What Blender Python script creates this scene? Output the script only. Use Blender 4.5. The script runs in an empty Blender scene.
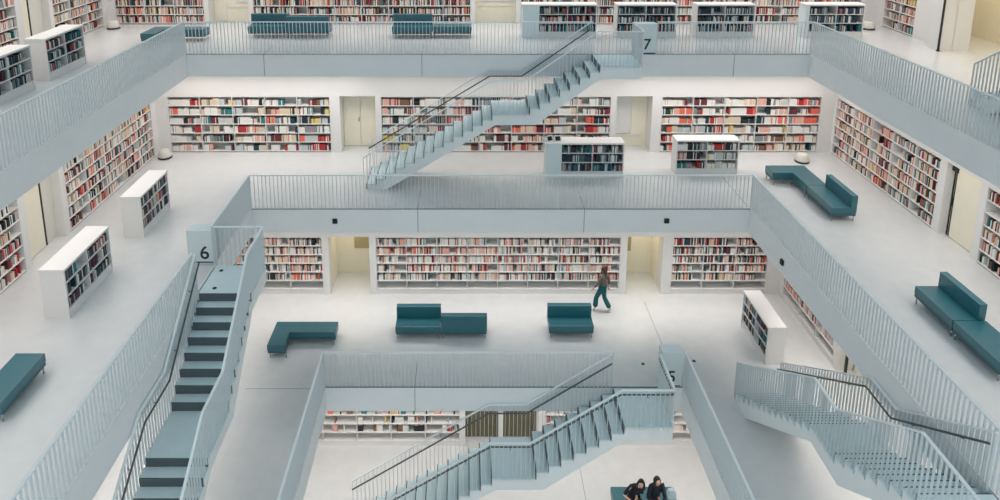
import bpy, math, random
from mathutils import Vector
random.seed(7)
PI = math.pi
SC = bpy.context.scene
COL = SC.collection

# ------------------------------------------------------------------ materials
def lin(c):
    return tuple(((v/255)/12.92 if v/255 <= .04045 else ((v/255+.055)/1.055)**2.4) for v in c)
def mat(name, rgb, rough=.6, metal=0., noise=0., scale=6., bump=0., spec=.4):
    m = bpy.data.materials.new(name); m.use_nodes = True
    nt = m.node_tree; b = nt.nodes['Principled BSDF']
    c = lin(rgb)
    b.inputs['Base Color'].default_value = (*c, 1)
    b.inputs['Roughness'].default_value = rough
    b.inputs['Metallic'].default_value = metal
    b.inputs['Specular IOR Level'].default_value = spec
    if noise or bump:
        tc = nt.nodes.new('ShaderNodeTexCoord')
        n = nt.nodes.new('ShaderNodeTexNoise'); n.inputs['Scale'].default_value = scale
        n.inputs['Detail'].default_value = 5
        nt.links.new(tc.outputs['Object'], n.inputs['Vector'])
        if noise:
            r = nt.nodes.new('ShaderNodeValToRGB')
            r.color_ramp.elements[0].position = .3; r.color_ramp.elements[1].position = .7
            r.color_ramp.elements[0].color = (*[x*(1-noise) for x in c], 1)
            r.color_ramp.elements[1].color = (*[min(1, x*(1+noise*.6)) for x in c], 1)
            nt.links.new(n.outputs['Fac'], r.inputs['Fac'])
            nt.links.new(r.outputs['Color'], b.inputs['Base Color'])
        if bump:
            bp = nt.nodes.new('ShaderNodeBump'); bp.inputs['Strength'].default_value = bump
            bp.inputs['Distance'].default_value = .01
            nt.links.new(n.outputs['Fac'], bp.inputs['Height'])
            nt.links.new(bp.outputs['Normal'], b.inputs['Normal'])
    return m
M = {}
M['floor'] = mat('pale terrazzo floor', (208, 210, 211), .24, noise=.035, scale=3., spec=.6)
M['slab'] = mat('smooth grey plaster', (231, 233, 234), .7, noise=.02, scale=2.)
M['wall'] = mat('white plaster', (226, 224, 222), .75, noise=.012, scale=2.)
M['ceil'] = mat('white ceiling plaster', (225, 223, 220), .8)
M['cream'] = mat('cream painted panel', (238, 231, 212), .6, noise=.02, scale=3)
M['offwhite'] = mat('off white door leaf', (222, 219, 208), .55)
M['olive'] = mat('olive brown panel', (176, 162, 124), .6)
M['shelfwhite'] = mat('white lacquered shelf board', (226, 224, 222), .45)
M['backshade'] = mat('shelf back darkened for shade', (70, 96, 104), .6)  # shade inside the low bookcases, painted into their back panels
M['backmid'] = mat('grey shelf back', (186, 186, 184), .6)
M['bar'] = mat('pale grey lacquered steel bar', (208, 216, 219), .4)
M['rail'] = mat('pale grey lacquered handrail', (228, 234, 236), .35)
M['darkrail'] = mat('dark bronze round handrail', (84, 92, 94), .35, metal=.3)
M['stair'] = mat('pale blue grey stair plaster', (232, 236, 237), .55, noise=.015, scale=2.)
M['tread'] = mat('blue grey stair tread', (206, 224, 228), .6, noise=.03, scale=5)
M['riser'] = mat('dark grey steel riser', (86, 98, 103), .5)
M['block'] = mat('pale blue grey painted box', (220, 230, 232), .5)
M['digit'] = mat('black lettering', (38, 46, 50), .5)
M['black'] = mat('black plastic', (22, 26, 30), .5)
M['dark'] = mat('dark gap', (48, 50, 50), .6)
M['joint'] = mat('grey joint sealant', (120, 134, 140), .8)
M['sofa'] = mat('teal upholstery', (28, 98, 110), .4, noise=.05, scale=30, bump=.05, spec=.5)
for k_, v_ in (('Coat Weight', .5), ('Coat Roughness', .22), ('Coat IOR', 1.55), ('Sheen Weight', .12), ('Sheen Roughness', .3)):
    M['sofa'].node_tree.nodes['Principled BSDF'].inputs[k_].default_value = v_
M['sofaframe'] = mat('teal bench frame', (58, 96, 103), .5)
M['chrome'] = mat('brushed chrome leg', (170, 176, 180), .25, metal=.9)
M['stool'] = mat('off white stool cover', (212, 210, 202), .7)
M['curtain'] = mat('olive brown slatted curtain', (116, 108, 82), .7)
M['skin'] = mat('skin', (214, 170, 150), .6)
M['hairbrown'] = mat('brown hair', (84, 54, 44), .6)
M['hairblack'] = mat('black hair', (22, 24, 30), .5)
M['blouse'] = mat('grey brown blouse', (112, 100, 96), .8)
M['trousers'] = mat('teal green trousers', (24, 96, 98), .8)
M['jacket'] = mat('black jacket', (26, 32, 42), .8)
M['shoe'] = mat('white shoe', (225, 225, 222), .5)
M['bag'] = mat('pale blue tote bag', (178, 198, 204), .7)
M['pages'] = mat('book pages', (224, 216, 200), .8)
BOOKC = [('white', (228, 226, 220)), ('cream', (218, 200, 176)), ('pink', (222, 172, 158)), ('salmon', (226, 112, 92)),
         ('red', (176, 50, 54)), ('maroon', (104, 48, 56)), ('dark teal', (26, 60, 70)), ('teal', (40, 118, 124)),
         ('black', (36, 40, 46)), ('grey', (136, 142, 146)), ('brown', (128, 94, 74)), ('dark blue', (40, 60, 88)),
         ('yellow', (214, 198, 112)), ('pale grey', (192, 198, 198))]
BM = [mat(n+' book cover', c, .6) for n, c in BOOKC]

# ------------------------------------------------------------------ mesh helpers
class MB:
    """collects boxes / prisms / tubes; faces carry a material index"""
    def __init__(s): s.v = []; s.f = []; s.m = []
    def box(s, x0, x1, y0, y1, z0, z1, mi=0):
        if x0 > x1: x0, x1 = x1, x0
        if y0 > y1: y0, y1 = y1, y0
        n = len(s.v)
        s.v += [(x0,y0,z0),(x1,y0,z0),(x1,y1,z0),(x0,y1,z0),(x0,y0,z1),(x1,y0,z1),(x1,y1,z1),(x0,y1,z1)]
        s.f += [(n,n+3,n+2,n+1),(n+4,n+5,n+6,n+7),(n,n+1,n+5,n+4),(n+1,n+2,n+6,n+5),(n+2,n+3,n+7,n+6),(n+3,n,n+4,n+7)]
        s.m += [mi]*6
        return s
    def prism(s, pts, ext, mi=0):
        """pts: list of 3-D points (one polygon), ext: extrusion vector"""
        n = len(s.v); k = len(pts)
        s.v += [tuple(p) for p in pts] + [tuple(p[i]+ext[i] for i in range(3)) for p in pts]
        s.f += [tuple(range(n, n+k)), tuple(range(n+2*k-1, n+k-1, -1))]
        s.m += [mi]*2
        for i in range(k):
            j = (i+1) % k
            s.f.append((n+i, n+k+i, n+k+j, n+j)); s.m.append(mi)
        return s
    def tube(s, path, r, seg=8, mi=0):
        path = [Vector(p) for p in path]; n0 = len(s.v)
        for i, p in enumerate(path):
            a = path[max(i-1, 0)]; b = path[min(i+1, len(path)-1)]
            d = (b-a).normalized()
            u = d.cross(Vector((0, 0, 1)))
            if u.length < 1e-4: u = Vector((1, 0, 0))
            u.normalize(); w = u.cross(d)
            for k in range(seg):
                t = 2*PI*k/seg
                s.v.append(tuple(p + r*(math.cos(t)*u + math.sin(t)*w)))
        for i in range(len(path)-1):
            for k in range(seg):
                a = n0+i*seg+k; b = n0+i*seg+(k+1) % seg
                s.f.append((a, b, b+seg, a+seg)); s.m.append(mi)
        s.f.append(tuple(range(n0+seg-1, n0-1, -1))); s.m.append(mi)
        e = n0+(len(path)-1)*seg
        s.f.append(tuple(range(e, e+seg))); s.m.append(mi)
        return s
    def lathe(s, prof, cx, cy, seg=24, mi=0, sx=1., sy=1.):
        n0 = len(s.v)
        for r, z in prof:
            for k in range(seg):
                t = 2*PI*k/seg
                s.v.append((cx+sx*r*math.cos(t), cy+sy*r*math.sin(t), z))
        for i in range(len(prof)-1):
            for k in range(seg):
                a = n0+i*seg+k; b = n0+i*seg+(k+1) % seg
                s.f.append((a, b, b+seg, a+seg)); s.m.append(mi)
        s.f.append(tuple(range(n0+seg-1, n0-1, -1))); s.m.append(mi)
        e = n0+(len(prof)-1)*seg
        s.f.append(tuple(range(e, e+seg))); s.m.append(mi)
        return s
    def build(s, name, mats, parent=None, smooth=False, bevel=0., loc=None):
        me = bpy.data.meshes.new(name)
        v = s.v
        if loc is not None: v = [(a[0]-loc[0], a[1]-loc[1], a[2]-loc[2]) for a in v]
        me.from_pydata(v, [], s.f)
        if not isinstance(mats, (list, tuple)): mats = [mats]
        for m in mats: me.materials.append(m)
        if len(mats) > 1: me.polygons.foreach_set('material_index', s.m)
        if smooth: me.polygons.foreach_set('use_smooth', [True]*len(me.polygons))
        me.update()
        o = bpy.data.objects.new(name, me); COL.objects.link(o)
        if loc is not None: o.location = loc
        if parent is not None:
            o.parent = parent
            if loc is None: pass
        if bevel:
            b = o.modifiers.new('edge', 'BEVEL'); b.width = bevel; b.segments = 3; b.limit_method = 'ANGLE'
        return o

def tag(o, label, cat, group=None):
    o['label'] = label; o['category'] = cat
    if group: o['group'] = group
    return o
def thing(name, label, cat, loc=(0, 0, 0), rz=0., group=None):
    o = bpy.data.objects.new(name, None); COL.objects.link(o)
    o.empty_display_size = .2
    o.location = loc; o.rotation_euler = (0, 0, rz)
    return tag(o, label, cat, group)
def struct(name, mb, m, **k):
    o = mb.build(name, m, **k); o['kind'] = 'structure'; return o

# ------------------------------------------------------------------ the building
ZD, ZC, ZB, ZA, ZE = 0., 4., 8., 12., 16.
TH = .745                     # slab thickness
VOID = {ZC: (4.85, 6.62, 16.31), ZB: (7.34, 4.07, 18.75), ZA: (10.01, 1.45, 21.47), ZE: (12.7, .35, 24.2)}
WALL = {ZD: (6.9, 4.2, 18.57), ZC: (9.35, 2.3, 20.6), ZB: (11.9, -.2, 23.05), ZA: (14.85, -3., 26.1), ZE: (17.4, -4., 28.8)}
OUT = 1.6
def slab(z):
    hw, y0, y1 = VOID[z]; wx, wy0, wy1 = WALL[z]
    wx += OUT + (2. if z == ZA else 0.); wy0 -= OUT; wy1 += OUT
    b = MB()
    def ring(zz, up):
        o = [(-wx, wy0), (wx, wy0), (wx, wy1), (-wx, wy1)]; i = [(-hw, y0), (hw, y0), (hw, y1), (-hw, y1)]
        n = len(b.v)
        b.v += [(*p, zz) for p in o] + [(*p, zz) for p in i]
        for k in range(4):
            j = (k+1) % 4
            f = (n+k, n+j, n+4+j, n+4+k)
            b.f.append(f if up else f[::-1]); b.m.append(0 if up else 2)
    ring(z, True); ring(z-TH, False)
    def side(pts, inner):
        n = len(b.v)
        b.v += [(*p, z) for p in pts] + [(*p, z-TH) for p in pts]
        for k in range(4):
            j = (k+1) % 4
            f = (n+k, n+j, n+4+j, n+4+k)
            b.f.append(f if inner else f[::-1]); b.m.append(1)
    side([(-hw, y0), (hw, y0), (hw, y1), (-hw, y1)], True)
    side([(-wx, wy0), (wx, wy0), (wx, wy1), (-wx, wy1)], False)
    return struct('floor', b, [M['floor'], M['slab'], M['ceil']])
for z in (ZC, ZB, ZA, ZE): slab(z)
b = MB(); b.box(-11, 11, 0, 22, -.4, 0); struct('floor', b, M['floor'])

# walls: local frame (s along the wall, d into the wall, z)
def frame(side, z):
    wx, wy0, wy1 = WALL[z]
    if side == 'back':  return lambda s, d: (s, wy1+d)
    if side == 'left':  return lambda s, d: (-wx-d, s)
    if side == 'right': return lambda s, d: (wx+d, s)
def fbox(mb, fr, s0, s1, d0, d1, z0, z1, mi=0):
    a = fr(s0, d0); c = fr(s1, d1)
    mb.box(a[0], c[0], a[1], c[1], z0, z1, mi)
SHT = 2.08                    # height of the shelf and door openings
def wall(side, z, s0, s1, shelves, doors, top=None):
    fr = frame(side, z); H = top or (4-TH); T = .55
    ops = sorted([(a, c, 'b') for a, c in shelves] + [(a, c, 'd') for a, c in doors])
    b = MB(); cur = s0
    for a, c, k in ops:
        if a-cur > .01: fbox(b, fr, cur, a, 0, T, z, z+H)
        fbox(b, fr, a, c, 0, T, z+SHT, z+H)
        if k == 'b': fbox(b, fr, a, c, .36, T, z, z+SHT)
        cur = c
    if s1-cur > .01: fbox(b, fr, cur, s1, 0, T, z, z+H)
    return struct('wall_'+side, b, M['wall'])
SH = {}   # shelf banks (side, level) -> list of (s0, s1)
SH['back', ZA] = [(-14.55, -11.1), (-9.25, -.83), (1.06, 14.2)]
SH['back', ZB] = [(-11.5, -5.78), (-4.03, 4.07), (5.82, 11.44)]
SH['back', ZC] = [(-9.0, -5.73), (-4.0, 4.06), (5.73, 8.92)]
SH['back', ZD] = [(-6.6, -1.2), (1.42, 6.5)]
SH['left', ZA] = [(22.66, 25.82), (15.2, 20.82)]
SH['left', ZB] = [(17.4, 22.7), (9.2, 15.5)]
SH['right', ZA] = [(23.9, 25.8)]
SH['right', ZB] = [(17.58, 22.98), (9.5, 15.9)]
SH['right', ZC] = [(17.15, 20.35)]
DR = {}
DR['back', ZA] = [(-10.95, -9.4), (-.68, .9)]
DR['back', ZB] = [(-5.45, -4.2), (4.25, 5.5)]
DR['back', ZC] = [(-5.53, -4.2), (4.26, 5.43)]
DR['back', ZD] = [(-1.05, 1.2)]
DR['left', ZA] = [(21.1, 22.5)]
DR['left', ZB] = [(15.7, 17.2)]
DR['right', ZB] = [(16.1, 17.35)]
DR['right', ZC] = [(15.3, 16.98)]
for (side, z) in [('back', ZA), ('back', ZB), ('back', ZC), ('back', ZD), ('left', ZA), ('left', ZB), ('left', ZC), ('left', ZD),
                  ('right', ZB), ('right', ZC), ('right', ZD)]:
    wx, wy0, wy1 = WALL[z]
    if side == 'back': wall(side, z, -wx-.55, wx+.55, SH.get((side, z), []), DR.get((side, z), []))
    else: wall(side, z, wy0, wy1, SH.get((side, z), []), DR.get((side, z), []))
wall('right', ZA, 21.9, 26.1, SH['right', ZA], [])
b = MB(); b.box(14.42, 14.86, 21.9, 22.5, ZA, ZA+3.25); struct('wall_right', b, M['wall'])
b = MB(); b.box(14.85, 15.4, -3, 14.2, ZA, ZA+3.25); b.box(14.85, 15.4, 14.2, 21.9, ZA+2.6, ZA+3.25); struct('wall_right', b, M['wall'])
b = MB(); b.box(17.1, 17.35, 13, 27, ZA, ZA+3.25); b.box(15.4, 17.1, 13, 13.3, ZA, ZA+3.25); b.box(15.4, 17.1, 26.2, 26.6, ZA, ZA+3.25)
struct('wall_corridor', b, M['cream'])
# near side walls and the top storey, all behind or above the camera
for z in (ZD, ZC, ZB, ZA, ZE):
    wx, wy0, wy1 = WALL[z]
    b = MB(); b.box(-wx-.5, wx+.5, wy0-.5, wy0, z, z+3.255); struct('wall_front', b, M['wall'])
wx, wy0, wy1 = WALL[ZE]
b = MB(); b.box(-wx-.5, wx+.5, wy1, wy1+.5, ZE, ZE+5); b.box(-wx-.5, -wx, wy0, wy1, ZE, ZE+5); b.box(wx, wx+.5, wy0, wy1, ZE, ZE+5)
struct('wall_back', b, M['wall'])

# ------------------------------------------------------------------ bookcases and books
BOOKS = []   # world-aligned: (cx, cy, z0, t, d, h, colour index, facing, where, shelfname, key)
PAL = {'mixed': [(0, 26), (1, 14), (2, 16), (3, 4), (4, 5), (5, 4), (6, 4), (7, 2), (8, 12), (9, 6), (10, 7), (11, 3), (12, 1), (13, 8)],
       'pale':  [(0, 34), (1, 12), (2, 16), (3, 4), (4, 3), (5, 2), (8, 10), (9, 6), (10, 3), (13, 14)],
       'dark':  [(0, 8), (1, 4), (2, 2), (4, 3), (5, 3), (6, 16), (7, 8), (8, 22), (9, 12), (10, 4), (11, 8), (13, 9)],
       'media': [(0, 44), (1, 12), (3, 8), (4, 6), (5, 5), (6, 9), (7, 3), (8, 8), (9, 5), (10, 5), (2, 10), (12, 2), (13, 14)],
       'sparse': [(0, 20), (2, 6), (3, 4), (4, 4), (8, 8), (12, 4), (7, 3), (13, 8), (10, 3)]}
def pick(p):
    tot = sum(w for _, w in p); r = random.random()*tot
    for c, w in p:
        r -= w
        if r <= 0: return c
    return p[0][0]
def fill(fr, facing, s0, s1, d0, z0, hh, style, where, row, key):
    """a cell of one shelf: books from s0 to s1 standing at depth d0"""
    s = s0+.012
    p = PAL[style]
    if style == 'media':
        while s < s1-.03:
            run = random.choice([.12, .2, .3, .45]); c = pick(p)
            if random.random() < .16: s += run*.6; continue
            e = min(s+run, s1-.015); h = hh*random.uniform(.55, .86)
            while s < e-.012:
                t = min(random.uniform(.022, .045), e-s)
                cc = c if random.random() < .8 else pick(p)
                add_book(fr, facing, s, s+t-.0015, d0, .17, z0, h*random.uniform(.96, 1.0), cc, where, row, key); s += t
        return
    gap = {'mixed': .05, 'pale': .04, 'dark': .06, 'sparse': .55}[style]
    end = s1-.012
    if style != 'sparse' and random.random() < .35: end -= random.uniform(.05, .4)*(s1-s0)
    base = random.uniform(.68, .86)
    theme = pick(p)
    while s < end-.02:
        if random.random() < gap:
            s += random.uniform(.04, .14) if style != 'sparse' else random.uniform(.05, .3); continue
        t = min(random.uniform(.022, .05), end-s)
        if style == 'sparse' and random.random() < .25: t = min(.16, end-s)
        h = hh*min(.92, max(.5, base+random.uniform(-.1, .1)))
        c = theme if random.random() < .22 else pick(p)
        add_book(fr, facing, s, s+t-.002, d0+random.uniform(0, .02), .17, z0, h, c, where, row, key); s += t
def add_book(fr, facing, a, c, d0, dep, z0, h, ci, where, row, key):
    p = fr(a, d0); q = fr(c, d0+dep)
    BOOKS.append(((p[0]+q[0])/2, (p[1]+q[1])/2, z0, abs(c-a), dep, h, ci, facing, where, row, key))

def bookcase(name, label, cat, fr, facing, s0, s1, z, hgt, depth, rows, bays, plinth, style, where, group=None,
             back='backmid', top_over=0., t=.03, empty_bottom=False, endblock=0., centre=None, styles=None):
    ox, oy = fr((s0+s1)/2, depth/2)
    th = thing(name, label, cat, (ox, oy, z), 0, group)
    L = (ox, oy, z)
    def part(pn, boxes, m):
        b = MB()
        for (a, c, d0, d1, z0, z1) in boxes: fbox(b, fr, a, c, d0, d1, z+z0, z+z1)
        b.v = [(v[0]-ox, v[1]-oy, v[2]-z) for v in b.v]
        return b.build(pn, m, th)
    tt = .05 if top_over else t
    part('top_panel', [(s0-top_over, s1+top_over, -top_over, depth, hgt-tt, hgt)], M['shelfwhite'])
    e0 = s0+endblock
    if endblock:
        b = MB()
        pts = [(s0, z+.0), (e0, z+.0), (e0, z+hgt-tt), (s0+.02, z+hgt-tt-.001)]
        poly = []
        for s, zz in pts:
            x, y = fr(s, 0); poly.append((x-ox, y-oy, zz-z))
        q0 = fr(s0, 0); q1 = fr(s0, depth)
        b.prism(poly, (q1[0]-q0[0], q1[1]-q0[1], 0)); b.build('end_cabinet', M['block'], th)
    else:
        part('side_panel', [(s0, s0+t, 0, depth, 0, hgt-tt)], M['shelfwhite'])
    part('side_panel', [(s1-t, s1, 0, depth, 0, hgt-tt)], M['shelfwhite'])
    part('back_panel', [(e0+t, s1-t, depth-.02, depth, plinth, hgt-tt)], M[back])
    if plinth > .04: part('plinth', [(e0+(t if not endblock else 0), s1-t, .015, depth-.02, 0, plinth)], M['shelfwhite'])
    zin0 = plinth; pitch = (hgt-tt-zin0)/rows
    bd = .024
    for r in range(rows):
        part('shelf', [(e0+(t if not endblock else 0), s1-t, .004, depth-.02, zin0+r*pitch, zin0+r*pitch+bd)], M['shelfwhite'])
    w = (s1-t-e0)/bays
    for k in range(1, bays):
        part('divider', [(e0+k*w-.011, e0+k*w+.011, .008, depth-.02, zin0+bd, hgt-tt)], M['shelfwhite'])
    names = {3: ['bottom', 'middle', 'top'], 6: ['lowest', 'fifth', 'fourth', 'third', 'second', 'top'], 5: ['lowest', 'fourth', 'third', 'second', 'top']}[rows]
    for r in range(rows):
        if empty_bottom and r == 0: continue
        for k in range(bays):
            st = style
            if styles: st = styles(r, k)
            if st is None: continue
            bay = 'bay %d' % k
            fill(fr, facing, e0+k*w+.014+(t*.5 if k == 0 else 0), e0+(k+1)*w-.014, .03, z+zin0+r*pitch+bd, pitch-bd-.015, st, where, names[r], (where, names[r]))
    return th

BN = {ZA: 'seven', ZB: 'six', ZC: 'five', ZD: 'four'}
FN = {'back': 'N', 'left': 'W', 'right': 'E'}
WDESC = {
 ('back', ZA, 0): 'built-in white bookcase at the top left corner on the back wall of the top floor',
 ('back', ZA, 1): 'wide built-in white bookcase on the top floor behind the teal sofas',
 ('back', ZA, 2): 'long built-in white bookcase on the top floor behind the row of low bookcases',
 ('back', ZB, 0): 'built-in white bookcase with red and white media, leftmost on the floor marked 6',
 ('back', ZB, 1): 'wide built-in white bookcase on the back wall behind the upper staircase',
 ('back', ZB, 2): 'built-in white bookcase on the back wall right of the white door, floor marked 6',
 ('back', ZC, 0): 'built-in white bookcase on the back wall behind the lower left staircase, floor marked 5',
 ('back', ZC, 1): 'widest built-in white bookcase of pale books behind the walking woman',
 ('back', ZC, 2): 'built-in white bookcase right of the passage beside the walking woman',
 ('back', ZD, 0): 'sparsely filled white bookcase on the lowest floor, left of the brown curtain',
 ('back', ZD, 1): 'sparsely filled white bookcase on the lowest floor, right of the brown curtain',
 ('left', ZA, 0): 'built-in bookcase of the top floor left wall, between door and corner',
 ('left', ZA, 1): 'built-in bookcase at the top left edge of the view',
 ('left', ZB, 0): 'tall built-in bookcase on the left wall between door and corner stool',
 ('left', ZB, 1): 'tall built-in bookcase cut by the left edge, behind the larger low bookcase',
 ('right', ZA, 0): 'built-in bookcase on the top floor right wall beside the dark pole',
 ('right', ZB, 0): 'long built-in bookcase on the right wall behind the L-shaped bench',
 ('right', ZB, 1): 'built-in bookcase cut by the right edge, above the long teal bench',
 ('right', ZC, 0): 'built-in bookcase on the right wall under the walkway, beside the low bookcase'}
for (side, z), banks in SH.items():
    for i, (a, c) in enumerate(banks):
        fr0 = frame(side, z)
        L = c-a
        style = {ZA: 'mixed', ZB: 'media' if side == 'back' else 'mixed', ZC: 'pale', ZD: 'sparse'}[z]
        bays = max(2, round(L/{ZA: 1.0, ZB: 1.1 if side == 'back' else 1.0, ZC: 1.0, ZD: 1.05}[z]))
        if (side, z) == ('back', ZC) and i == 2: style = 'mixed'
        bookcase('built_in_bookcase', WDESC[side, z, i], 'bookcase', fr0, FN[side], a+.004, c-.004, z, SHT-.004, .35,
                 6, bays, .16 if z in (ZC, ZD) else .03, style, WDESC[side, z, i].replace('built-in ', ''),
                 empty_bottom=(z in (ZC, ZD) and side == 'back') or (z == ZC))
# free standing low bookcases
def low(label, facing, x0, x1, y0, y1, z, style='dark', endblock=0., h=1.2, rows=3, bays=2, group='low free-standing bookcases'):
    if facing == 'N': fr0 = lambda s, d: (s, y0+d); s0, s1, dep = x0, x1, y1-y0
    if facing == 'W': fr0 = lambda s, d: (x1-d, s); s0, s1, dep = y0, y1, x1-x0
    if facing == 'E': fr0 = lambda s, d: (x0+d, s); s0, s1, dep = y0, y1, x1-x0
    return bookcase('low_bookcase', label, 'bookcase', fr0, facing, s0, s1, z, h, dep, rows, bays, .2, style,
                    label, group, back='backshade', t=.035, top_over=.012, endblock=endblock)
low('low white bookcase on the left floor, smaller one farther from the camera', 'W', -10.28, -9.74, 17.09, 18.8, ZB)
low('low white bookcase on the left floor, larger one above the teal bench', 'W', -10.33, -9.78, 13.58, 15.5, ZB)
low('low bookcase with a wide blue-grey end, standing under the upper staircase', 'N', 1.54, 4.07, 20.9, 21.42, ZB, 'dark', .52)
low('low bookcase with red books left of the L-shaped bench', 'N', 5.83, 7.86, 21.13, 21.65, ZB, 'media')
low('low white bookcase beside the foot of the lower right staircase', 'E', 7.46, 7.97, 17.19, 18.95, ZC)
low('low white bookcase at the top left edge, nearer to the camera', 'W', -13.2, -12.62, 15.95, 17.83, ZA)
low('low white bookcase at the top left, second from the left edge', 'W', -13.2, -12.62, 18.49, 20.4, ZA)
low('low bookcase with a wide blue-grey end, leftmost of the top row', 'N', .95, 3.57, 23.76, 24.3, ZA, endblock=.6)
low('low bookcase in the top row right above the number 7 box', 'N', 4.27, 6.36, 23.76, 24.3, ZA)
low('low bookcase in the top row, third from the left', 'N', 7.07, 9.12, 23.76, 24.3, ZA)
low('low bookcase at the right end of the top row beside a stool', 'N', 10.89, 12.97, 23.76, 24.3, ZA, endblock=.14)

# ------------------------------------------------------------------ recesses with doors
def recess(n, side, z, s0, s1, depth, back, leafs=(), h=SHT):
    fr0 = frame(side, z)
    b = MB()
    fbox(b, fr0, s0-.12, s0, .55, depth, z, z+h); fbox(b, fr0, s1, s1+.12, .55, depth, z, z+h)
    fbox(b, fr0, s0-.12, s1+.12, .55, depth+.1, z+h, z+h+.15)
    fbox(b, fr0, s0-.12, s1+.12, depth, depth+.1, z, z+h)
    o = struct('door_%d' % n, b, M[back])
    for (nm, a, c, z0, z1, m, dd) in leafs:
        b = MB(); fbox(b, fr0, a, c, depth-dd, depth-.002, z+z0, z+z1)
        p = b.build(nm, M[m], o)
    return o
recess(1, 'back', ZA, -10.95, -9.4, .62, 'cream', [('door_leaf', -10.9, -10.45, .02, 2.0, 'cream', .03), ('glass_panel', -10.05, -9.45, .75, 2.05, 'shelfwhite', .04), ('door_frame', -10.4, -9.42, .55, .7, 'cream', .03)])
recess(2, 'back', ZA, -.68, .9, .62, 'cream', [('glass_panel', -.45, .85, .8, 2.05, 'shelfwhite', .04), ('door_frame', -.6, .88, .6, .74, 'cream', .03)])
recess(3, 'back', ZB, -5.45, -4.2, .62, 'cream', [('door_leaf', -5.42, -4.84, .02, 2.02, 'cream', .035), ('door_leaf', -4.82, -4.23, .02, 2.02, 'cream', .035), ('door_handle', -4.9, -4.86, .95, 1.1, 'chrome', .07)])
recess(4, 'back', ZB, 4.25, 5.5, .62, 'cream', [('glass_panel', 4.27, 4.9, .5, 2.05, 'shelfwhite', .04), ('door_frame', 4.27, 5.3, .38, .46, 'offwhite', .03), ('door_leaf', 4.94, 5.46, .46, 2.05, 'cream', .03)])
recess(5, 'back', ZC, -5.53, -4.2, 1.3, 'cream', [('door_leaf', -4.9, -4.25, .95, 2.05, 'olive', .04)])
recess(6, 'back', ZC, 4.26, 5.43, 1.3, 'cream', [('door_leaf', 4.28, 4.7, .85, 2.05, 'olive', .04)])
recess(7, 'left', ZB, 15.7, 17.2, .25, 'offwhite', [('door_leaf', 15.72, 16.64, .02, 2.04, 'cream', .03), ('door_edge', 16.66, 16.71, .02, 2.05, 'dark', .035)])
recess(8, 'right', ZB, 16.1, 17.35, .2, 'offwhite', [('door_leaf', 16.12, 17.15, .02, 2.05, 'cream', .03), ('door_edge', 17.16, 17.19, .02, 2.05, 'dark', .035), ('door_edge', 17.245, 17.275, .02, 2.05, 'dark', .03), ('door_handle', 17.17, 17.22, .9, 1.12, 'black', .06), ('door_closer', 17.12, 17.34, 1.86, 1.98, 'dark', .06)])
recess(9, 'right', ZC, 15.3, 16.95, .5, 'cream', [('door_leaf', 15.32, 16.9, .02, 2.0, 'cream', .02)])
b = MB(); b.box(9.5, 9.56, 16.78, 16.84, ZC, ZC+.75); o = b.build('door_stop_post', M['dark']); tag(o, 'dark short post in the cream recess at the lower right', 'post')
recess(10, 'left', ZA, 21.1, 22.5, .25, 'offwhite', [('door_leaf', 21.12, 21.7, .02, 2.04, 'cream', .03), ('door_edge', 21.72, 21.78, .02, 2.05, 'dark', .035)])
# curtained window of the lowest floor
fr0 = frame('back', ZD)
b = MB(); fbox(b, fr0, -1.17, 1.32, .5, .62, ZD, SHT+.1)
fbox(b, fr0, .0, .14, .1, .5, ZD, SHT)
wd = struct('window_1', b, M['wall'])
for a, c in ((-1.05, -.01), (.15, 1.19)):
    b = MB(); n = 26; pts = []
    for i in range(n+1):
        s = a+(c-a)*i/n; pts.append((s, .34+.03*(i % 2)))
    poly = [(*fr0(s, d), .03) for s, d in pts] + [(*fr0(s, .42), .03) for s in (c, a)]
    b.prism(poly, (0, 0, SHT-.05))
    tag(b.build('curtain', M['curtain']), 'brown pleated curtain, %s of the two on the lowest floor' % ('left' if a < 0 else 'right'), 'curtain')
# dark pole at the end of the top right wall
b = MB(); b.tube([(14.38, 21.86, ZA), (14.38, 21.86, ZA+3.25)], .035, 10); b.lathe([(.06, ZA), (.06, ZA+.03), (.037, ZA+.04)], 14.38, 21.86, 12)
tag(b.build('wall_pole', M['dark'], smooth=True), 'dark vertical pole at the wall corner, top right', 'pole')

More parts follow.
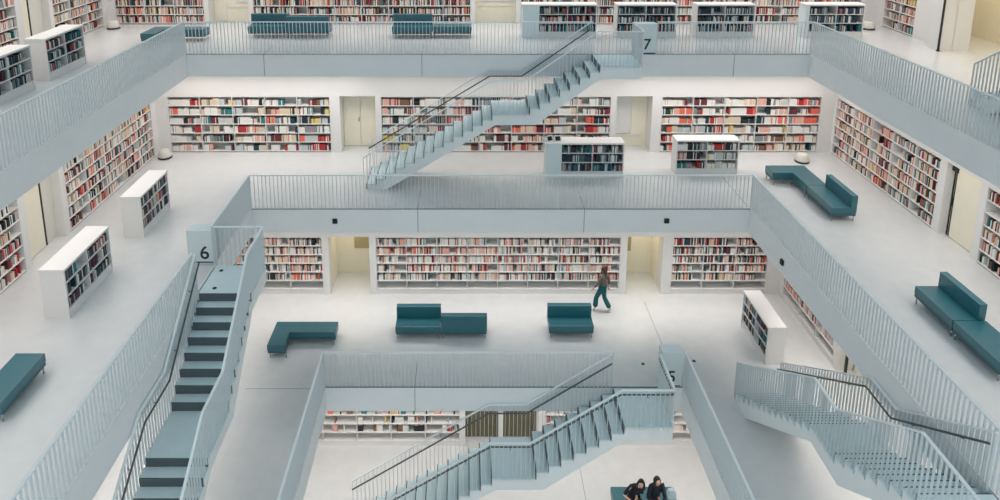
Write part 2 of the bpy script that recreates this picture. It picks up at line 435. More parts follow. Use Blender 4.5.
# ------------------------------------------------------------------ balustrades
BARP = .115; RH = 1.05
def rail_parts(th, path, h=RH, handrail=None, foot=.1, off=(0, 0, 0), gap_bottom=.0):
    """path: base line points (world), bars stand on it"""
    path = [Vector(p)-Vector(off) for p in path]
    b = MB()
    for i in range(len(path)-1):
        p, q = path[i], path[i+1]
        L = math.hypot(q.x-p.x, q.y-p.y); n = max(1, round(L/BARP)); d = (q-p)
        ux, uy = d.x/L, d.y/L
        alongx = abs(ux) > abs(uy)
        for k in range(n+1 if i == len(path)-2 else n):
            t = k/n; c = p+d*t
            hx, hy = (.006, .02) if alongx else (.02, .006)
            b.box(c.x-hx, c.x+hx, c.y-hy, c.y+hy, c.z-foot, c.z+h-.012)
    b.build('slat_panel', M['bar'], th)
    b = MB()
    for i in range(len(path)-1):
        p, q = path[i], path[i+1]
        L = math.hypot(q.x-p.x, q.y-p.y); nx, ny = -(q.y-p.y)/L*.026, (q.x-p.x)/L*.026
        e = Vector(((q.x-p.x)/L, (q.y-p.y)/L, 0))*.026
        if abs(q.z-p.z) > .01: e = Vector((0, 0, 0))
        P = p-e*(i == 0); Q = q+e*(i == len(path)-2)
        pts = [(P.x+nx, P.y+ny, P.z+h-.014), (P.x-nx, P.y-ny, P.z+h-.014), (P.x-nx, P.y-ny, P.z+h+.014), (P.x+nx, P.y+ny, P.z+h+.014)]
        b.prism(pts, (Q.x-P.x, Q.y-P.y, Q.z-P.z))
    b.build('top_rail', M['rail'], th)
    if handrail:
        side = Vector(handrail)
        b = MB(); b.tube([v+Vector((0, 0, h-.2))+side for v in path], .021, 8)
        hr = b.build('handrail', M['darkrail'], th, smooth=True)
        hr['label'] = 'dark round handrail'
        b = MB()
        for i in range(len(path)-1):
            p, q = path[i], path[i+1]; n = max(1, int((q-p).length/1.2))
            for k in range(n):
                c = p+(q-p)*((k+.5)/n)+Vector((0, 0, h-.22))
                b.tube([c, c+side*.5+Vector((0, 0, -.03)), c+side], .009, 6)
        b.build('bracket', M['darkrail'], hr)
def balustrade(label, path, **k):
    c = sum((Vector(p) for p in path), Vector())/len(path)
    th = thing('balustrade', label, 'railing', c)
    rail_parts(th, path, off=c, foot=.0, **k)
    return th
O = .03
def void_rails(z, left, back, right, ld, bd, rd):
    hw, y0, y1 = VOID[z]
    for seg, lab in zip(left, ld): balustrade(lab, [(-hw-O, seg[0], z), (-hw-O, seg[1], z)])
    for seg, lab in zip(back, bd): balustrade(lab, [(seg[0], y1+O, z), (seg[1], y1+O, z)])
    for seg, lab in zip(right, rd): balustrade(lab, [(hw+O, seg[0], z), (hw+O, seg[1], z)])
void_rails(ZA, [(4, 21.5)], [(-10.01, 3.0), (5.1, 10.01)], [(4, 21.5)],
           ['slatted balustrade of the top floor walkway, left side'],
           ['slatted balustrade of the top floor in front of the teal sofas', 'slatted balustrade of the top floor right of the number 7 box'],
           ['slatted balustrade of the top floor walkway, right side'])
void_rails(ZB, [(7.2, 14.5), (15.78, 18.78)], [(-7.34, 7.34)], [(9.15, 18.78)],
           ['slatted balustrade left of the lower left staircase', 'short slatted balustrade behind the number 6 box'],
           ['long slatted balustrade across the middle, below the upper staircase'],
           ['slatted balustrade of the middle floor walkway, right side'])
void_rails(ZC, [(9, 16.34)], [(-4.85, 2.93)], [(9, 16.34)],
           ['slatted balustrade of the floor marked 5, left side'],
           ['slatted balustrade in front of the teal sofas of the floor marked 5'],
           ['slatted balustrade right of the number 5 box, running to the bottom edge'])
balustrade('slatted balustrade of the storey above, behind the camera', [(-12.7, .3, ZE), (12.7, .3, ZE)])

# ------------------------------------------------------------------ staircases
def staircase(label, z0, a0, a1, a2, a3, w0, w1, axis, landing, ext=.28, hand='ab', rail_end=None):
    """climbs from a0 (foot) over the half landing a1..a2 to a3; axis: 'x' or 'y'; w0..w1 its width
       landing = end coordinate of the top platform"""
    P = (lambda a, w, z: (a, w, z)) if axis == 'x' else (lambda a, w, z: (w, a, z))
    sg = 1 if a3 > a0 else -1
    c = Vector(P((a0+a3)/2, (w0+w1)/2, z0))
    th = thing('staircase', label, 'staircase', c)
    NL, NU = 14, 8; zl = z0+2.46; zt = z0+4; R1 = 2.46/NL; R2 = 1.54/NU
    W = (w1-w0)
    def L(a, w, z): return tuple(Vector(P(a, w, z))-c)
    # solid body with the stepped outline
    top = []
    z = z0
    for k in range(NL):
        a = a0+(a1-a0)*k/(NL-1)
        top.append((a, z)); z += R1; top.append((a, z))
    for k in range(NU):
        a = a2+(a3-a2)*k/(NU-1)
        top.append((a, z)); z += R2; top.append((a, z))
    top.append((landing, zt))
    t = .3
    bot = [(landing, zt-.42), (a3+sg*.0, zt-.42), (a2+sg*.18, zl-.34), (a1+sg*.1, zl-.34), (a0+sg*.62, z0), ]
    body = top+bot
    seen = []
    for p in body:
        if not seen or (abs(p[0]-seen[-1][0])+abs(p[1]-seen[-1][1])) > 1e-5: seen.append(p)
    b = MB()
    pts = [L(a, w0, z-.035 if i > 0 and i < len(top) else z) for i, (a, z) in enumerate(seen)]
    ext_v = tuple(Vector(L(0, w1, 0))-Vector(L(0, w0, 0)))
    b.prism(pts, ext_v)
    b.build('stringer', M['stair'], th)
    # treads and risers
    def sb(b, aa, ab, wa, wb, za, zb):
        p = L(aa, wa, za); q = L(ab, wb, zb); b.box(p[0], q[0], p[1], q[1], p[2], q[2])
    z = z0
    for (s, e, n, RISE) in ((a0, a1, NL, R1), (a2, a3, NU, R2)):
        for k in range(n):
            a = s+(e-s)*k/(n-1); an = s+(e-s)*(k+1)/(n-1); z += RISE
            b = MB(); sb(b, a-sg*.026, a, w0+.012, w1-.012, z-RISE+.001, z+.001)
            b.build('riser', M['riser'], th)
            if k < n-1 or n == NL:
                if k == n-1: an = a2
            if not (n == NU and k == NU-1):
                b = MB(); sb(b, a+sg*.001, an-sg*.027, w0, w1, z-.034, z); b.build('tread' if an != a2 else 'half_landing', M['tread'], th)
            else:
                b = MB(); sb(b, a+sg*.001, landing, w0, w1, z-.034, z+.001); b.build('top_landing', M['tread'], th)
    # rails
    base = [(a0-sg*ext, z0), (a0, z0), (a1, zl), (a2, zl), (a3, zt)]
    base = [(a0-sg*.1, z0), (a1-sg*.05, zl), (a2-sg*.17, zl), (a3-sg*.1, zt)]
    for which, w, hs in (('a', w0+.02, 1), ('b', w1-.02, -1)):
        path = list(base)
        end = rail_end[which] if rail_end else None
        pp = [P(a, w, z) for a, z in path]
        if end == 'landing': pp.append(P(landing, w, zt))
        if end == 'wrap':
            pp.append(P(landing, w, zt))
            pp.append(P(landing, (w1-.02) if which == 'a' else (w0+.02), zt))
        hv = Vector(P(0, .09*hs, 0))
        rail_parts(th, pp, off=c, handrail=hv if which in hand else None, foot=.1)
    return th
# upper stair: from the floor marked 6 up to the floor marked 7, climbing to the right along the back edge
staircase('upper staircase climbing right to the box with the number 7', ZB, -4.12, -.22, .93, 3.02, 20.07, 21.43, 'x', 4.28, hand='b',
          rail_end={'a': 'wrap', 'b': None})
# lower centre stair: from the lowest floor to the floor marked 5
staircase('lowest staircase in the bottom centre climbing to the number 5 box', ZD, -4.1, -.36, .78, 2.97, 14.92, 16.27, 'x', 4.18,
          rail_end={'a': 'wrap', 'b': None})
# left stair: from the floor marked 5 up (away from the camera) to the floor marked 6
staircase('lower left staircase with grey treads below the number 6 box', ZC, 7.8, 11.44, 12.68, 14.55, -7.3, -6.06, 'y', 15.74, hand='a',
          rail_end={'a': None, 'b': 'wrap'})
# right stair: foot far away, climbing towards the camera to the right walkway
staircase('lower right staircase with slatted sides in the bottom right corner', ZC, 15.85, 12.3, 11.33, 9.15, 6.1, 7.3, 'y', 7.9, hand='b',
          rail_end={'a': 'wrap', 'b': None})
# stair above the top floor at the right edge
staircase('staircase foot with slatted side at the top right edge', ZA, 16.35, 12.8, 11.8, 9.6, 11.5, 12.68, 'y', 8.4, hand='b',
          rail_end={'a': 'wrap', 'b': None})

# ------------------------------------------------------------------ number boxes
def digit(ch, h):
    cu = bpy.data.curves.new('number', 'FONT'); cu.body = ch; cu.size = h/.72; cu.extrude = .004
    cu.align_x = 'CENTER'; cu.offset = .004
    o = bpy.data.objects.new('number', cu); COL.objects.link(o)
    dg = bpy.context.evaluated_depsgraph_get()
    me = bpy.data.meshes.new_from_object(o.evaluated_get(dg)); bpy.data.objects.remove(o)
    return me
def numbox(ch, x0, x1, y0, y1, z, h, dx, zt, lab, dh=.36):
    cx, cy = (x0+x1)/2, (y0+y1)/2
    th = thing('number_box', lab, 'number box', (cx, cy, z))
    b = MB(); b.box(x0-cx, x1-cx, y0-cy, y1-cy, .035, h); b.build('housing', M['block'], th, bevel=.006)
    b = MB(); b.box(x0-cx+.02, x1-cx-.02, y0-cy+.02, y1-cy-.02, 0, .035); b.build('plinth', M['dark'], th)
    me = digit(ch, dh); me.materials.clear(); me.materials.append(M['digit'])
    o = bpy.data.objects.new('number', me); COL.objects.link(o); o.parent = th
    o.location = (dx, y0-cy-.004, zt); o.rotation_euler = (PI/2, 0, 0)
    o['label'] = 'black numeral %s' % ch
numbox('6', -8.05, -7.4, 15.85, 16.2, ZB, .88, .1, .12, 'pale box with the number 6 at the head of the left staircase')
numbox('7', 4.36, 5.08, 21.52, 21.87, ZA, .98, .06, .15, 'pale box with the number 7 at the head of the upper staircase')
numbox('5', 4.26, 4.82, 16.34, 16.68, ZC, 1.05, .0, .14, 'pale box with the number 5 at the head of the lowest staircase')

# ------------------------------------------------------------------ benches
def bench(label, x0, x1, y0, y1, z, back=None, group=None, name='bench', shape=None, sh=.42):
    """back: 'N','S','E','W' = side on which the backrest stands"""
    cx, cy = (x0+x1)/2, (y0+y1)/2
    cat = 'sofa' if back else 'bench'
    th = thing('sofa' if back else name, label, cat, (cx, cy, z), 0, group)
    w, d = (x1-x0)/2, (y1-y0)/2
    bx0, bx1, by0, by1 = -w, w, -d, d
    bt = .17
    if shape is None:
        sx0, sx1, sy0, sy1 = bx0, bx1, by0, by1
        if back == 'N': sy1 -= bt
        if back == 'S': sy0 += bt
        if back == 'E': sx1 -= bt
        if back == 'W': sx0 += bt
        b = MB(); b.box(sx0, sx1, sy0, sy1, .24, sh); b.build('seat', M['sofa'], th, bevel=.014)
        b = MB(); b.box(bx0+.01, bx1-.01, by0+.01, by1-.01, .16, .238); b.build('frame', M['sofaframe'], th, bevel=.005)
        if back:
            r = {'N': (bx0, bx1, by1-bt, by1), 'S': (bx0, bx1, by0, by0+bt), 'E': (bx1-bt, bx1, by0, by1), 'W': (bx0, bx0+bt, by0, by1)}[back]
            b = MB(); b.box(*r, .24, .78); b.build('backrest', M['sofa'], th, bevel=.014)
        legs = [(bx0+.05, by0+.05), (bx1-.05, by0+.05), (bx0+.05, by1-.05), (bx1-.05, by1-.05)]
    else:
        poly = shape
        poly = [(p[0]-cx, p[1]-cy) for p in poly]
        b = MB(); b.prism([(*p, .24) for p in poly], (0, 0, sh-.24)); b.build('seat', M['sofa'], th, bevel=.014)
        mx = sum(p[0] for p in poly)/len(poly)
        b = MB(); b.prism([(p[0]*.985, p[1]*.985, .16) for p in poly], (0, 0, .078)); b.build('frame', M['sofaframe'], th)
        legs = [(p[0]*.93, p[1]*.93) for p in poly]
    for lx, ly in legs:
        b = MB(); b.tube([(lx, ly, 0), (lx, ly, .165)], .016, 8); b.build('leg', M['chrome'], th, smooth=True)
    return th
def Lpoly(xa, xb, ya, yb, armw, armd, corner):
    # L outline; corner 'NW': back arm along y=yb, side arm along x=xa ; 'NE': side arm along x=xb
    if corner == 'NW': return [(xa, ya), (xa+armw, ya), (xa+armw, yb-armd), (xb, yb-armd), (xb, yb), (xa, yb)]
    return [(xb, ya), (xb, yb), (xa, yb), (xa, yb-armd), (xb-armw, yb-armd), (xb-armw, ya)]
bench('teal L-shaped bench on the floor beside the right balustrade, far section', 8.68, 9.93, 19.48, 20.95, ZB, shape=Lpoly(8.68, 9.93, 19.48, 20.95, .62, .55, 'NE'), group='seating beside the right balustrade')
bench('teal sofa with backrest joining the near end of the L-shaped bench', 9.31, 10.02, 18.0, 19.46, ZB, back='E', group='seating beside the right balustrade')
bench('long teal sofa with backrest near the right edge', 9.23, 9.92, 12.95, 14.2, ZB, back='E')
bench('teal bench without backrest cut by the right edge', 9.23, 9.92, 11.62, 12.93, ZB)
bench('teal bench at the left edge below the larger low bookcase', -9.86, -9.28, 10.6, 11.92, ZB)
bench('teal L-shaped bench in front of the bookcase, left of the sofas', -6.74, -4.88, 17.47, 18.56, ZC, shape=Lpoly(-6.74, -4.88, 17.47, 18.56, .5, .5, 'NW'))
bench('teal sofa facing the camera, left half of the central pair', -3.14, -1.79, 18.3, 18.93, ZC, back='N')
bench('teal sofa seen from behind, right half of the central pair', -1.77, -.4, 18.3, 18.93, ZC, back='S')
bench('teal sofa standing alone next to the walking woman', 1.46, 2.8, 18.34, 18.97, ZC, back='N')
bench('teal sofa facing the camera at the top left, left half of the pair', -8.72, -7.37, 23.72, 24.36, ZA, back='N')
bench('teal sofa seen from behind at the top, right half of the left pair', -7.35, -5.85, 23.72, 24.36, ZA, back='S')
bench('teal sofa with backrest at the top, left half of the centre pair', -3.63, -2.23, 23.66, 24.3, ZA, back='N')
bench('teal backless bench joined to the right of the top centre sofa', -2.21, -.83, 23.7, 24.3, ZA)
bench('teal L-shaped bench behind the top floor balustrade corner at the left', -11.98, -10.05, 22.6, 23.75, ZA, shape=Lpoly(-11.98, -10.05, 22.6, 23.75, .52, .52, 'NW'))
bench('grey-teal bench on the lowest floor on which two women sit', 3.12, 4.9, 15.95, 16.68, ZD)

# corner stools
for x, y, z, lab in ((-11.5, 22.55, ZB, 'off-white round stool in the left corner of the middle floor'),
                     (10.5, 22.2, ZB, 'off-white round stool beyond the L-shaped bench'),
                     (-14.25, 25.3, ZA, 'off-white round stool in the top left corner'),
                     (14.0, 25.2, ZA, 'off-white round stool at the top right corner')):
    th = thing('round_stool', lab, 'stool', (x, y, z), 0, 'round stools in the corners')
    b = MB(); b.lathe([(.2, .05), (.235, .07), (.23, .12), (.19, .23), (.16, .29), (.1, .305)], 0, 0, 28); b.build('cover', M['stool'], th, smooth=True)
    b = MB(); b.lathe([(.19, 0), (.23, .012), (.24, .04), (.21, .05)], 0, 0, 28); b.build('base_ring', M['dark'], th, smooth=True)

# small display holders on top of the low bookcase under the upper stair
for i, (x, rz) in enumerate(((1.66, .5), (1.93, .25))):
    th = thing('display_stand', '%s of the two small white display stands on the low bookcase' % ('left' if i == 0 else 'right'), 'display stand', (x, 21.12, ZB+1.2), rz)
    b = MB(); b.prism([(-.12, -.08, 0), (-.12, .1, 0), (-.12, .1, .05), (-.12, .02, .17), (-.12, -.0, .17)], (.24, 0, 0)); b.build('holder', M['shelfwhite'], th)
    b = MB(); b.prism([(-.08, -.075, .03), (-.08, -.012, .15), (-.08, -.02, .152), (-.08, -.083, .032)], (.16, 0, 0)); b.build('card', M['black'], th)

# little square boxes on the slab edges
def jbox(label, x, y, z, s=.13, dep=.05, ax='y'):
    b = MB()
    if ax == 'y':
        b.box(-s/2, s/2, -dep, 0, -s/2, s/2); b.box(-s/2-.01, s/2+.01, -.008, 0, -s/2-.01, s/2+.01); b.lathe([(.02, 0), (.02, 0.0)], 0, 0, 3) if 0 else None
    else:
        b.box(-dep, 0, -s/2, s/2, -s/2, s/2); b.box(-.008, 0, -s/2-.01, s/2+.01, -s/2-.01, s/2+.01)
    o = b.build('projector_box', M['black']); o.location = (x, y, z)
    tag(o, label, 'box')
jbox('small black box on the edge of the middle walkway, left one', -4.9, 18.75, 7.62)
jbox('small black box on the edge of the middle walkway, right of the centre', 4.9, 18.75, 7.63)
jbox('small black box on the edge of the right walkway', 7.34, 16.55, 7.6, ax='x')

# joints in slab edges and floors
tn = 0
def trim(x0, x1, y0, y1, z0, z1, m='joint'):
    global tn; tn += 1
    b = MB(); b.box(x0, x1, y0, y1, z0, z1); struct('trim_%d' % tn, b, M[m])
for x, z in ((-7.53, ZA), (-2.45, ZA), (7.6, ZA), (-2.45, ZB), (2.46, ZB), (-2.42, ZC)):
    y1 = VOID[z][2]; trim(x-.008, x+.008, y1-.004, y1+.01, z-TH, z)
    trim(x-.008, x+.008, y1, y1+1.2, z-.01, z+.002)
for z, yb in ((ZC, 16.31), (ZB, 18.75), (ZA, 21.47)):
    hw = VOID[z][0]
    trim(-hw, hw, yb-.006, yb+.03, z-.012, z+.004)
    for sx in (-1, 1): trim(sx*hw-.004, sx*(hw+.028), VOID[z][1], yb-.01, z-.012, z+.006, 'shelfwhite')
trim(7.32, 7.34, 18.9, 20.9, ZB-.01, ZB+.002); trim(4.78, 4.795, 16.9, 20.2, ZC-.01, ZC+.002)
trim(-7.0, -4.9, 16.25, 16.265, ZC-.01, ZC+.002); trim(2.42, 2.435, 15.2, 18.5, ZD-.01, ZD+.002)
trim(-7.9, -7.35, 14.5, 14.515, ZB-.01, ZB+.002); trim(-7.9, -7.35, 15.75, 15.765, ZB-.01, ZB+.002)
for x, y, z in ((4.01, 17.23, ZC), (5.5, 17.35, ZC), (7.1, 16.6, ZC), (-7.1, 15.5, ZB), (-7.0, 14.75, ZB)):
    b = MB(); b.lathe([(.05, 0), (.05, .006), (.03, .012)], 0, 0, 14)
    o = b.build('floor_socket', M['dark']); o.location = (x, y, z+.001)
    tag(o, {4.01: 'small dark floor socket just left of the number 5 box', 5.5: 'small dark floor socket right of the number 5 box', 7.1: 'small dark floor socket beyond the foot of the lower right staircase',
            -7.1: 'small dark floor socket on the landing beside the number 6 box', -7.0: 'small dark floor socket at the head of the left staircase'}[x], 'floor socket')
# ------------------------------------------------------------------ people
def skin(name, pts, edges, m, parent, sub=2, root=0):
    me = bpy.data.meshes.new(name); me.from_pydata([p[0] for p in pts], edges, []); me.materials.append(m)
    o = bpy.data.objects.new(name, me); COL.objects.link(o); o.parent = parent
    sk = o.modifiers.new('skin', 'SKIN'); sk.use_smooth_shade = True
    lay = me.skin_vertices[0].data if me.skin_vertices else None
    if lay is None:
        bpy.context.view_layer.objects.active = o
        bpy.ops.mesh.customdata_skin_add(); lay = me.skin_vertices[0].data
    for i, p in enumerate(pts):
        r = p[1]; lay[i].radius = (r, r) if not isinstance(r, tuple) else r
        lay[i].use_root = (i == root)
    ss = o.modifiers.new('smooth', 'SUBSURF'); ss.levels = sub; ss.render_levels = sub
    return o
def hand(pts, ed, wrist_i, fwd, side, up):
    """palm, four fingers and a thumb added to a skeleton"""
    w = Vector(pts[wrist_i][0]); fwd = Vector(fwd).normalized(); side = Vector(side).normalized(); up = Vector(up).normalized()
    palm = w+fwd*.06; n = len(pts); pts.append((tuple(palm), (.034, .018))); ed.append((wrist_i, n)); pi_ = n
    for k, (off, l) in enumerate(((.028, .07), (.01, .08), (-.01, .074), (-.028, .058))):
        a = palm+fwd*.035+side*off; b_ = a+fwd*l*.5-up*.006; c = b_+fwd*l*.4-up*.022
        i = len(pts); pts += [(tuple(a), .0095), (tuple(b_), .0085), (tuple(c), .007)]
        ed += [(pi_, i), (i, i+1), (i+1, i+2)]
    a = w+fwd*.03+side*.036; b_ = a+fwd*.03+side*.018; i = len(pts)
    pts += [(tuple(a), .012), (tuple(b_), .009)]; ed += [(pi_, i), (i, i+1)]
def person(label, loc, rz, J, mats, hair, sleeves=True, long_top=None):
    """J: joints; a figure = one skinned body, clothes and hair as children"""
    th = thing('person', label, 'person', loc, rz)
    body = [(J['pelvis'], .08), (J['waist'], (.08, .065)), (J['chest'], (.09, .065)), (J['neckbase'], (.06, .05)), (J['neck'], .045)]
    h = Vector(J['head']); f = Vector(J['face']).normalized()
    body += [(tuple(h-f*.01-Vector((0, 0, .05))), .065), (tuple(h), (.078, .088)), (tuple(h+Vector((0, 0, .05))), (.05, .056))]
    ed = [(0, 1), (1, 2), (2, 3), (3, 4), (4, 5), (5, 6), (6, 7)]
    # nose and chin
    i = len(body); body += [(tuple(h+f*.085-Vector((0, 0, .02))), .014)]; ed.append((6, i))
    i = len(body); body += [(tuple(h+f*.05-Vector((0, 0, .085))), .03)]; ed.append((5, i))
    sl = [(J['chest'], (.165, .13)), (J['waist'], (.14, .12)), (J['hem'], (.15, .13)), (J['neckbase'], (.1, .085))]; sed = [(0, 1), (1, 2), (0, 3)]
    tr = [(J['pelvis'], (.13, .12)), (J['waist'], (.115, .1))]; ted = [(0, 1)]
    for s in ('l', 'r'):
        sh, el, wr = J['sh'+s], J['el'+s], J['wr'+s]
        i = len(body); body += [(sh, .04), (el, .034), (wr, .024)]; ed += [(2, i), (i, i+1), (i+1, i+2)]
        fw = Vector(wr)-Vector(el)
        sd = Vector(J['hs'+s]); up = fw.cross(sd)
        hand(body, ed, i+2, fw, sd, up)
        j = len(sl); sl += [(sh, .066), (el, .05)]; sed += [(0, j), (j, j+1)]
        if sleeves:
            q = Vector(el).lerp(Vector(wr), .85); sl.append((tuple(q), .038)); sed.append((j+1, j+2))
        hp, kn, an, to = J['hp'+s], J['kn'+s], J['an'+s], J['to'+s]
        i = len(body); body += [(hp, .06), (kn, .045), (an, .03)]; ed += [(0, i), (i, i+1), (i+1, i+2)]
        j = len(tr); q = Vector(kn).lerp(Vector(an), .88)
        tr += [(hp, .1), (kn, .073), (tuple(q), J.get('flare', .07))]; ted += [(0, j), (j, j+1), (j+1, j+2)]
        a, t = Vector(an), Vector(to)
        skin('shoe', [(tuple(a-Vector((0, 0, .035))), (.04, .04)), (tuple(a.lerp(t, .5)-Vector((0, 0, .012))), (.045, .034)), (tuple(t), (.04, .028))], [(0, 1), (1, 2)], mats[2], th)
    skin('body', body, ed, M['skin'], th)
    skin('top', sl, sed, mats[0], th)
    skin('trousers', tr, ted, mats[1], th)
    # eyes, mouth
    side = f.cross(Vector((0, 0, 1))).normalized()
    for nm, d, r, m in (('eye', side*.03+Vector((0, 0, .005)), .009, 'black'), ('eye', side*-.03+Vector((0, 0, .005)), .009, 'black'), ('mouth', Vector((0, 0, -.05)), .012, 'blouse')):
        b = MB(); c = h+f*.082+d
        b.lathe([(r*.3, -r*.8), (r*.9, -r*.3), (r, 0), (r*.9, r*.3), (r*.3, r*.8)], 0, 0, 8)
        b.v = [(v[0]+c.x, v[1]+c.y, v[2]+c.z) for v in b.v]; b.build(nm, M[m], th, smooth=True)
    hp = []; he = []
    top = h+Vector((0, 0, .05))-f*.022
    hp.append((tuple(top-f*.022), (.098, .096))); hp.append((tuple(top+Vector((0, 0, .05))-f*.02), (.075, .078))); he.append((0, 1))
    chain = hair['chain']; prev = 0
    for k, (d, r) in enumerate(chain):
        hp.append((tuple(top+Vector(d)), r)); he.append((prev, k+2)); prev = k+2
    for sg in (1, -1):      # strands beside the face
        i = len(hp); q = top+side*sg*.088-f*.0-Vector((0, 0, .07)); r_ = q-Vector((0, 0, .16))+side*sg*.012+f*.02
        hp += [(tuple(q), .024), (tuple(r_), .026)]; he += [(0, i), (i, i+1)]
    skin('hair', hp, he, hair['mat'], th)
    return th
walk = dict(pelvis=(0, 0, .93), waist=(.0, 0, 1.05), chest=(.01, 0, 1.25), hem=(-.01, 0, .93), neckbase=(0, 0, 1.38), neck=(.01, 0, 1.44), head=(.03, 0, 1.555), face=(1, 0, -.1),
            shl=(0, .165, 1.34), ell=(.07, .22, 1.1), wrl=(.2, .22, .9), hsl=(0, -.3, 1), shr=(0, -.165, 1.34), elr=(-.1, -.22, 1.1), wrr=(-.12, -.21, .87), hsr=(1, 0, 0),
            hpl=(0, .085, .88), knl=(.17, .08, .5), anl=(.2, .08, .1), tol=(.34, .08, .035), hpr=(0, -.085, .88), knr=(-.03, -.08, .49), anr=(-.26, -.08, .12), tor=(-.13, -.08, .032), flare=.088)
person('woman with long brown hair in teal trousers walking past the wide bookcase', (3.3, 19.66, ZC-.012), 2.55, walk,
       (M['blouse'], M['trousers'], M['shoe']), dict(mat=M['hairbrown'], chain=[((-.06, 0, -.12), (.075, .06)), ((-.085, 0, -.28), (.085, .045)), ((-.08, 0, -.42), (.05, .03))]))
def sit(lean, head, turn, arms):
    J = dict(pelvis=(0, 0, .54), waist=(.04+lean[0]*.3, lean[1]*.3, .68), chest=(.08+lean[0]*.7, lean[1]*.7, .88), hem=(.0, 0, .56), neckbase=(.1+lean[0], lean[1], 1.0),
             neck=(.12+lean[0], lean[1], 1.06), head=(.15+lean[0]+head[0], lean[1]+head[1], 1.16), face=turn,
             hpl=(.05, .09, .5), knl=(.44, .13, .5), anl=(.46, .12, .11), tol=(.6, .13, .035), hpr=(.05, -.09, .5), knr=(.44, -.12, .5), anr=(.4, -.12, .11), tor=(.54, -.13, .035), flare=.06)
    c = Vector(J['chest']); 
    J['shl'] = (c.x+.0, c.y+.16, .96); J['shr'] = (c.x, c.y-.16, .96)
    J['ell'], J['wrl'], J['elr'], J['wrr'] = arms
    J['hsl'] = (0, -1, .2); J['hsr'] = (0, 1, .2)
    return J
person('seated woman with long black hair leaning over a phone, left one on the lowest bench', (3.66, 16.3, ZD), -PI/2, sit((.08, .1), (.02, .05), (1, -.3, -.55), ((.2, .06, .72), (.42, -.02, .74), (.2, -.3, .74), (.4, -.16, .76))),
       (M['jacket'], M['jacket'], M['shoe']), dict(mat=M['hairblack'], chain=[((-.05, .02, -.12), (.075, .065)), ((-.06, .03, -.3), (.075, .05)), ((-.03, .05, -.46), (.045, .03))]), sleeves=False)
person('seated woman in a dark jacket with long black hair, right one on the lowest bench', (4.26, 16.28, ZD), -PI/2, sit((0, .03), (.0, .0), (1, .25, -.3), ((.24, .24, .7), (.42, .1, .66), (.24, -.24, .7), (.42, -.1, .66))),
       (M['jacket'], M['jacket'], M['shoe']), dict(mat=M['hairblack'], chain=[((-.05, -.02, -.12), (.08, .07)), ((-.06, -.02, -.3), (.08, .055)), ((-.05, -.02, -.44), (.05, .03))]))
b = MB(); b.prism([(-.1, -.12, 0), (.1, -.12, 0), (.1, .12, 0), (-.1, .12, 0)], (0, 0, .001)) if 0 else None
b.prism([(-.11, -.06, 0), (.11, -.06, 0), (.13, -.03, .17), (.08, -.02, .26), (-.08, -.02, .26), (-.13, -.03, .17)], (0, .1, 0))
b.tube([(-.06, -.0, .25), (-.05, -.0, .33), (0, -.0, .36), (.05, -.0, .33), (.06, -.0, .25)], .008, 6)
o = b.build('tote_bag', M['bag'], bevel=.01); o.location = (4.76, 16.3, ZD+.422)
tag(o, 'pale blue tote bag beside the seated women on the lowest bench', 'bag')
b = MB(); b.box(-.036, .036, -.075, .075, 0, .009)
o = b.build('phone', M['black'], bevel=.003); o.location = (3.78, 15.86, .775); o.rotation_euler = (.5, 0, 0)
tag(o, 'black phone held by the left seated woman', 'phone')
# ------------------------------------------------------------------ light
w = bpy.data.worlds.new('World'); SC.world = w; w.use_nodes = True
w.node_tree.nodes['Background'].inputs[0].default_value = (.75, .92, 1., 1)
w.node_tree.nodes['Background'].inputs[1].default_value = 1.15
def area(x, y, z, sx, sy, power, col):
    l = bpy.data.lights.new('ceiling_light', 'AREA'); l.shape = 'RECTANGLE'; l.size = sx; l.size_y = sy
    l.energy = power; l.color = col; l.spread = SPREAD
    o = bpy.data.objects.new('ceiling_light', l); COL.objects.link(o); o.location = (x, y, z)
    return o
WARM = (1., .925, .87); COOL = (.8, .95, 1.)
for z in (ZD, ZC, ZB, ZA):
    wx, wy0, wy1 = WALL[z]; top = z+4-TH-.03
    up = VOID[z+4]
    K = {ZD: 19., ZC: 15.5, ZB: 25., ZA: 25.}[z]; DW = {ZD: 1., ZC: .9, ZB: 1.35, ZA: 1.4}[z]; wd = {ZD: 1., ZC: 1., ZB: 1.6, ZA: 1.6}[z]; SPREAD = {ZD: 2.4, ZC: 1.5, ZB: 2.4, ZA: 2.5}[z]
    if z == ZB:      # the strip above the middle is dimmed and close to the wall, clear of the staircase
        for lx, lw, lk in ((-7.9, 7., 1.), (0, 8.4, .62), (7.9, 7., 1.)): area(lx, wy1-.95, top, lw, .8, K*lw*lk, WARM)
    else: area(0, wy1-DW, top, 2*wx-1, wd, K*(2*wx-1), WARM)
    ly = wy1-up[1]-3
    area(-wx+DW, (up[1]+wy1)/2-1, top, wd, ly, K*ly*{ZD: 1, ZC: 1, ZB: .72, ZA: .8}[z], WARM)
    area(wx-DW, (up[1]+wy1)/2-1, top, wd, ly, K*ly*{ZD: 1, ZC: 1, ZB: .72, ZA: .8}[z], WARM)
    SPREAD = 3.1
    area(0, wy0+1.15, top, 2*wx-1, wd, {ZD: 16, ZC: 20, ZB: 36, ZA: 38}[z]*(2*wx-1), COOL)
SPREAD = 2.9; YEL = (1., .86, .62)      # warm lamps in the ceilings of the passages
for x, y, z, sx, sy, p in ((-4.86, 21.4, ZC+2.06, .9, .5, 9), (4.85, 21.4, ZC+2.06, .8, .5, 9), (9.6, 16.1, ZC+2.06, .3, 1.2, 9),
                           (16.3, 20., ZA+3.2, 1., 9., 150), (12., 16.7, ZB+2.06, .15, .9, 1.5), (-12., 16.45, ZB+2.06, .2, 1.2, 1.5)):
    area(x, y, z, sx, sy, p, YEL)
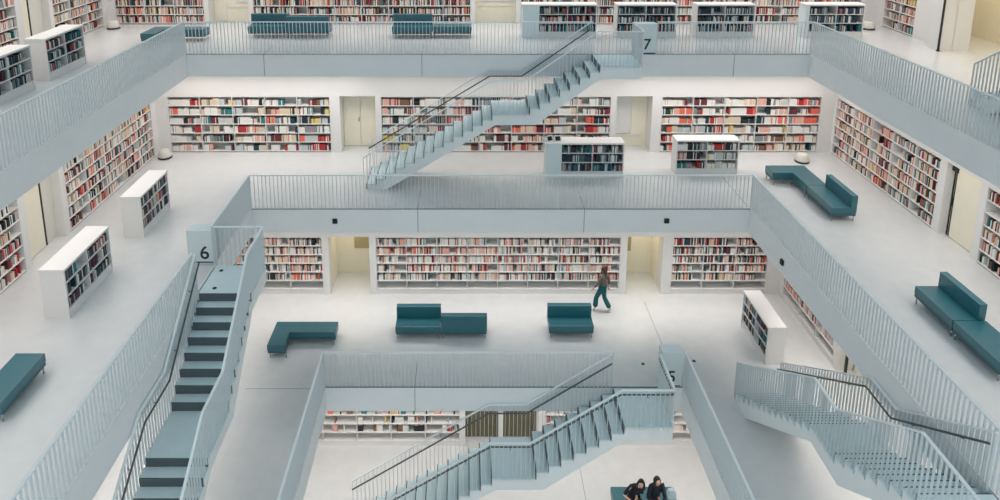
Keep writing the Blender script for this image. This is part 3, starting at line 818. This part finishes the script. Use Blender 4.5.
SC.view_settings.view_transform = 'Standard'; SC.view_settings.look = 'None'
SC.view_settings.exposure = -0.95; SC.view_settings.gamma = 1; SC.view_settings.use_curve_mapping = False
SC.cycles.use_denoising = True
SC.cycles.max_bounces = 8; SC.cycles.diffuse_bounces = 5
# ------------------------------------------------------------------ camera
cam = bpy.data.objects.new('camera', bpy.data.cameras.new('camera')); COL.objects.link(cam)
cam.location = (-1.028, 0, 17.543); cam.rotation_euler = (PI/2-.206, 0, 0)
cam.data.sensor_width = 36; cam.data.lens = 36*690/1000
cam.data.shift_x = .034; cam.data.shift_y = -.228
cam.data.clip_end = 200
SC.camera = cam

# ------------------------------------------------------------------ books become objects (the ones seen largest) or one mass
bpy.context.view_layer.update()
dg = bpy.context.evaluated_depsgraph_get()
cl = Vector(cam.location); ca, sa = math.cos(.206), math.sin(.206)
cand = []
for i, bk in enumerate(BOOKS):
    cx, cy, z0, t, d, h, ci, fc, where, row, key = bk
    n = {'N': Vector((0, -1, 0)), 'W': Vector((1, 0, 0)), 'E': Vector((-1, 0, 0))}[fc]
    p = Vector((cx, cy, z0+h*.55))+n*(d/2+.004)
    r = p-cl; D = r.y*ca-r.z*sa
    px = 466+690*r.x/D; py = 22+690*(-r.z*ca-r.y*sa)/D
    if not (4 < px < 996 and 3 < py < 497): continue
    foc = max(.05, -r.normalized().dot(n))
    cand.append((-(t*h*foc/D**2), i, p, r))
cand.sort(key=lambda c: c[0])
chosen = set()
for s, i, p, r in cand:
    if len(chosen) >= 300: break
    L = r.length
    hit, loc, *_ = SC.ray_cast(dg, cl, r.normalized(), distance=L-.01)
    if not hit: chosen.add(i)
unit = {}
for ci in range(len(BM)):
    b = MB()
    b.box(-.5, -.42, -.5, .5, 0, 1, 0); b.box(.42, .5, -.5, .5, 0, 1, 0); b.box(-.5, .5, -.5, -.44, 0, 1, 0); b.box(-.42, .42, -.44, .46, .015, .97, 1)
    me = bpy.data.meshes.new('book'); me.from_pydata(b.v, [], b.f); me.materials.append(BM[ci]); me.materials.append(M['pages'])
    me.polygons.foreach_set('material_index', b.m); me.update(); unit[ci] = me
first = True
mass = MB()
for i, bk in enumerate(BOOKS):
    cx, cy, z0, t, d, h, ci, fc, where, row, key = bk
    if i in chosen:
        o = bpy.data.objects.new('book', unit[ci]); COL.objects.link(o)
        o.location = (cx, cy, z0+.0005); o.scale = (t, d, h)
        o.rotation_euler = (0, 0, {'N': 0, 'W': PI/2, 'E': -PI/2}[fc])
        w = where.split(',')[0]
        o['label'] = ' '.join(('%s book on the %s shelf of the %s' % (BOOKC[ci][0], row, where)).split()[:16]).rstrip(',')
        o['category'] = 'book'; o['group'] = 'books on the %s shelf of the %s' % (row, w)
    else:
        a, c = (t/2, d/2) if fc == 'N' else (d/2, t/2)
        mass.box(cx-a, cx+a, cy-c, cy+c, z0, z0+h, ci)
o = mass.build('book_collection', BM); o['kind'] = 'stuff'
tag(o, 'rows of small books filling the built-in white bookcases on every floor', 'books')
print('books', len(BOOKS), 'single', len(chosen))
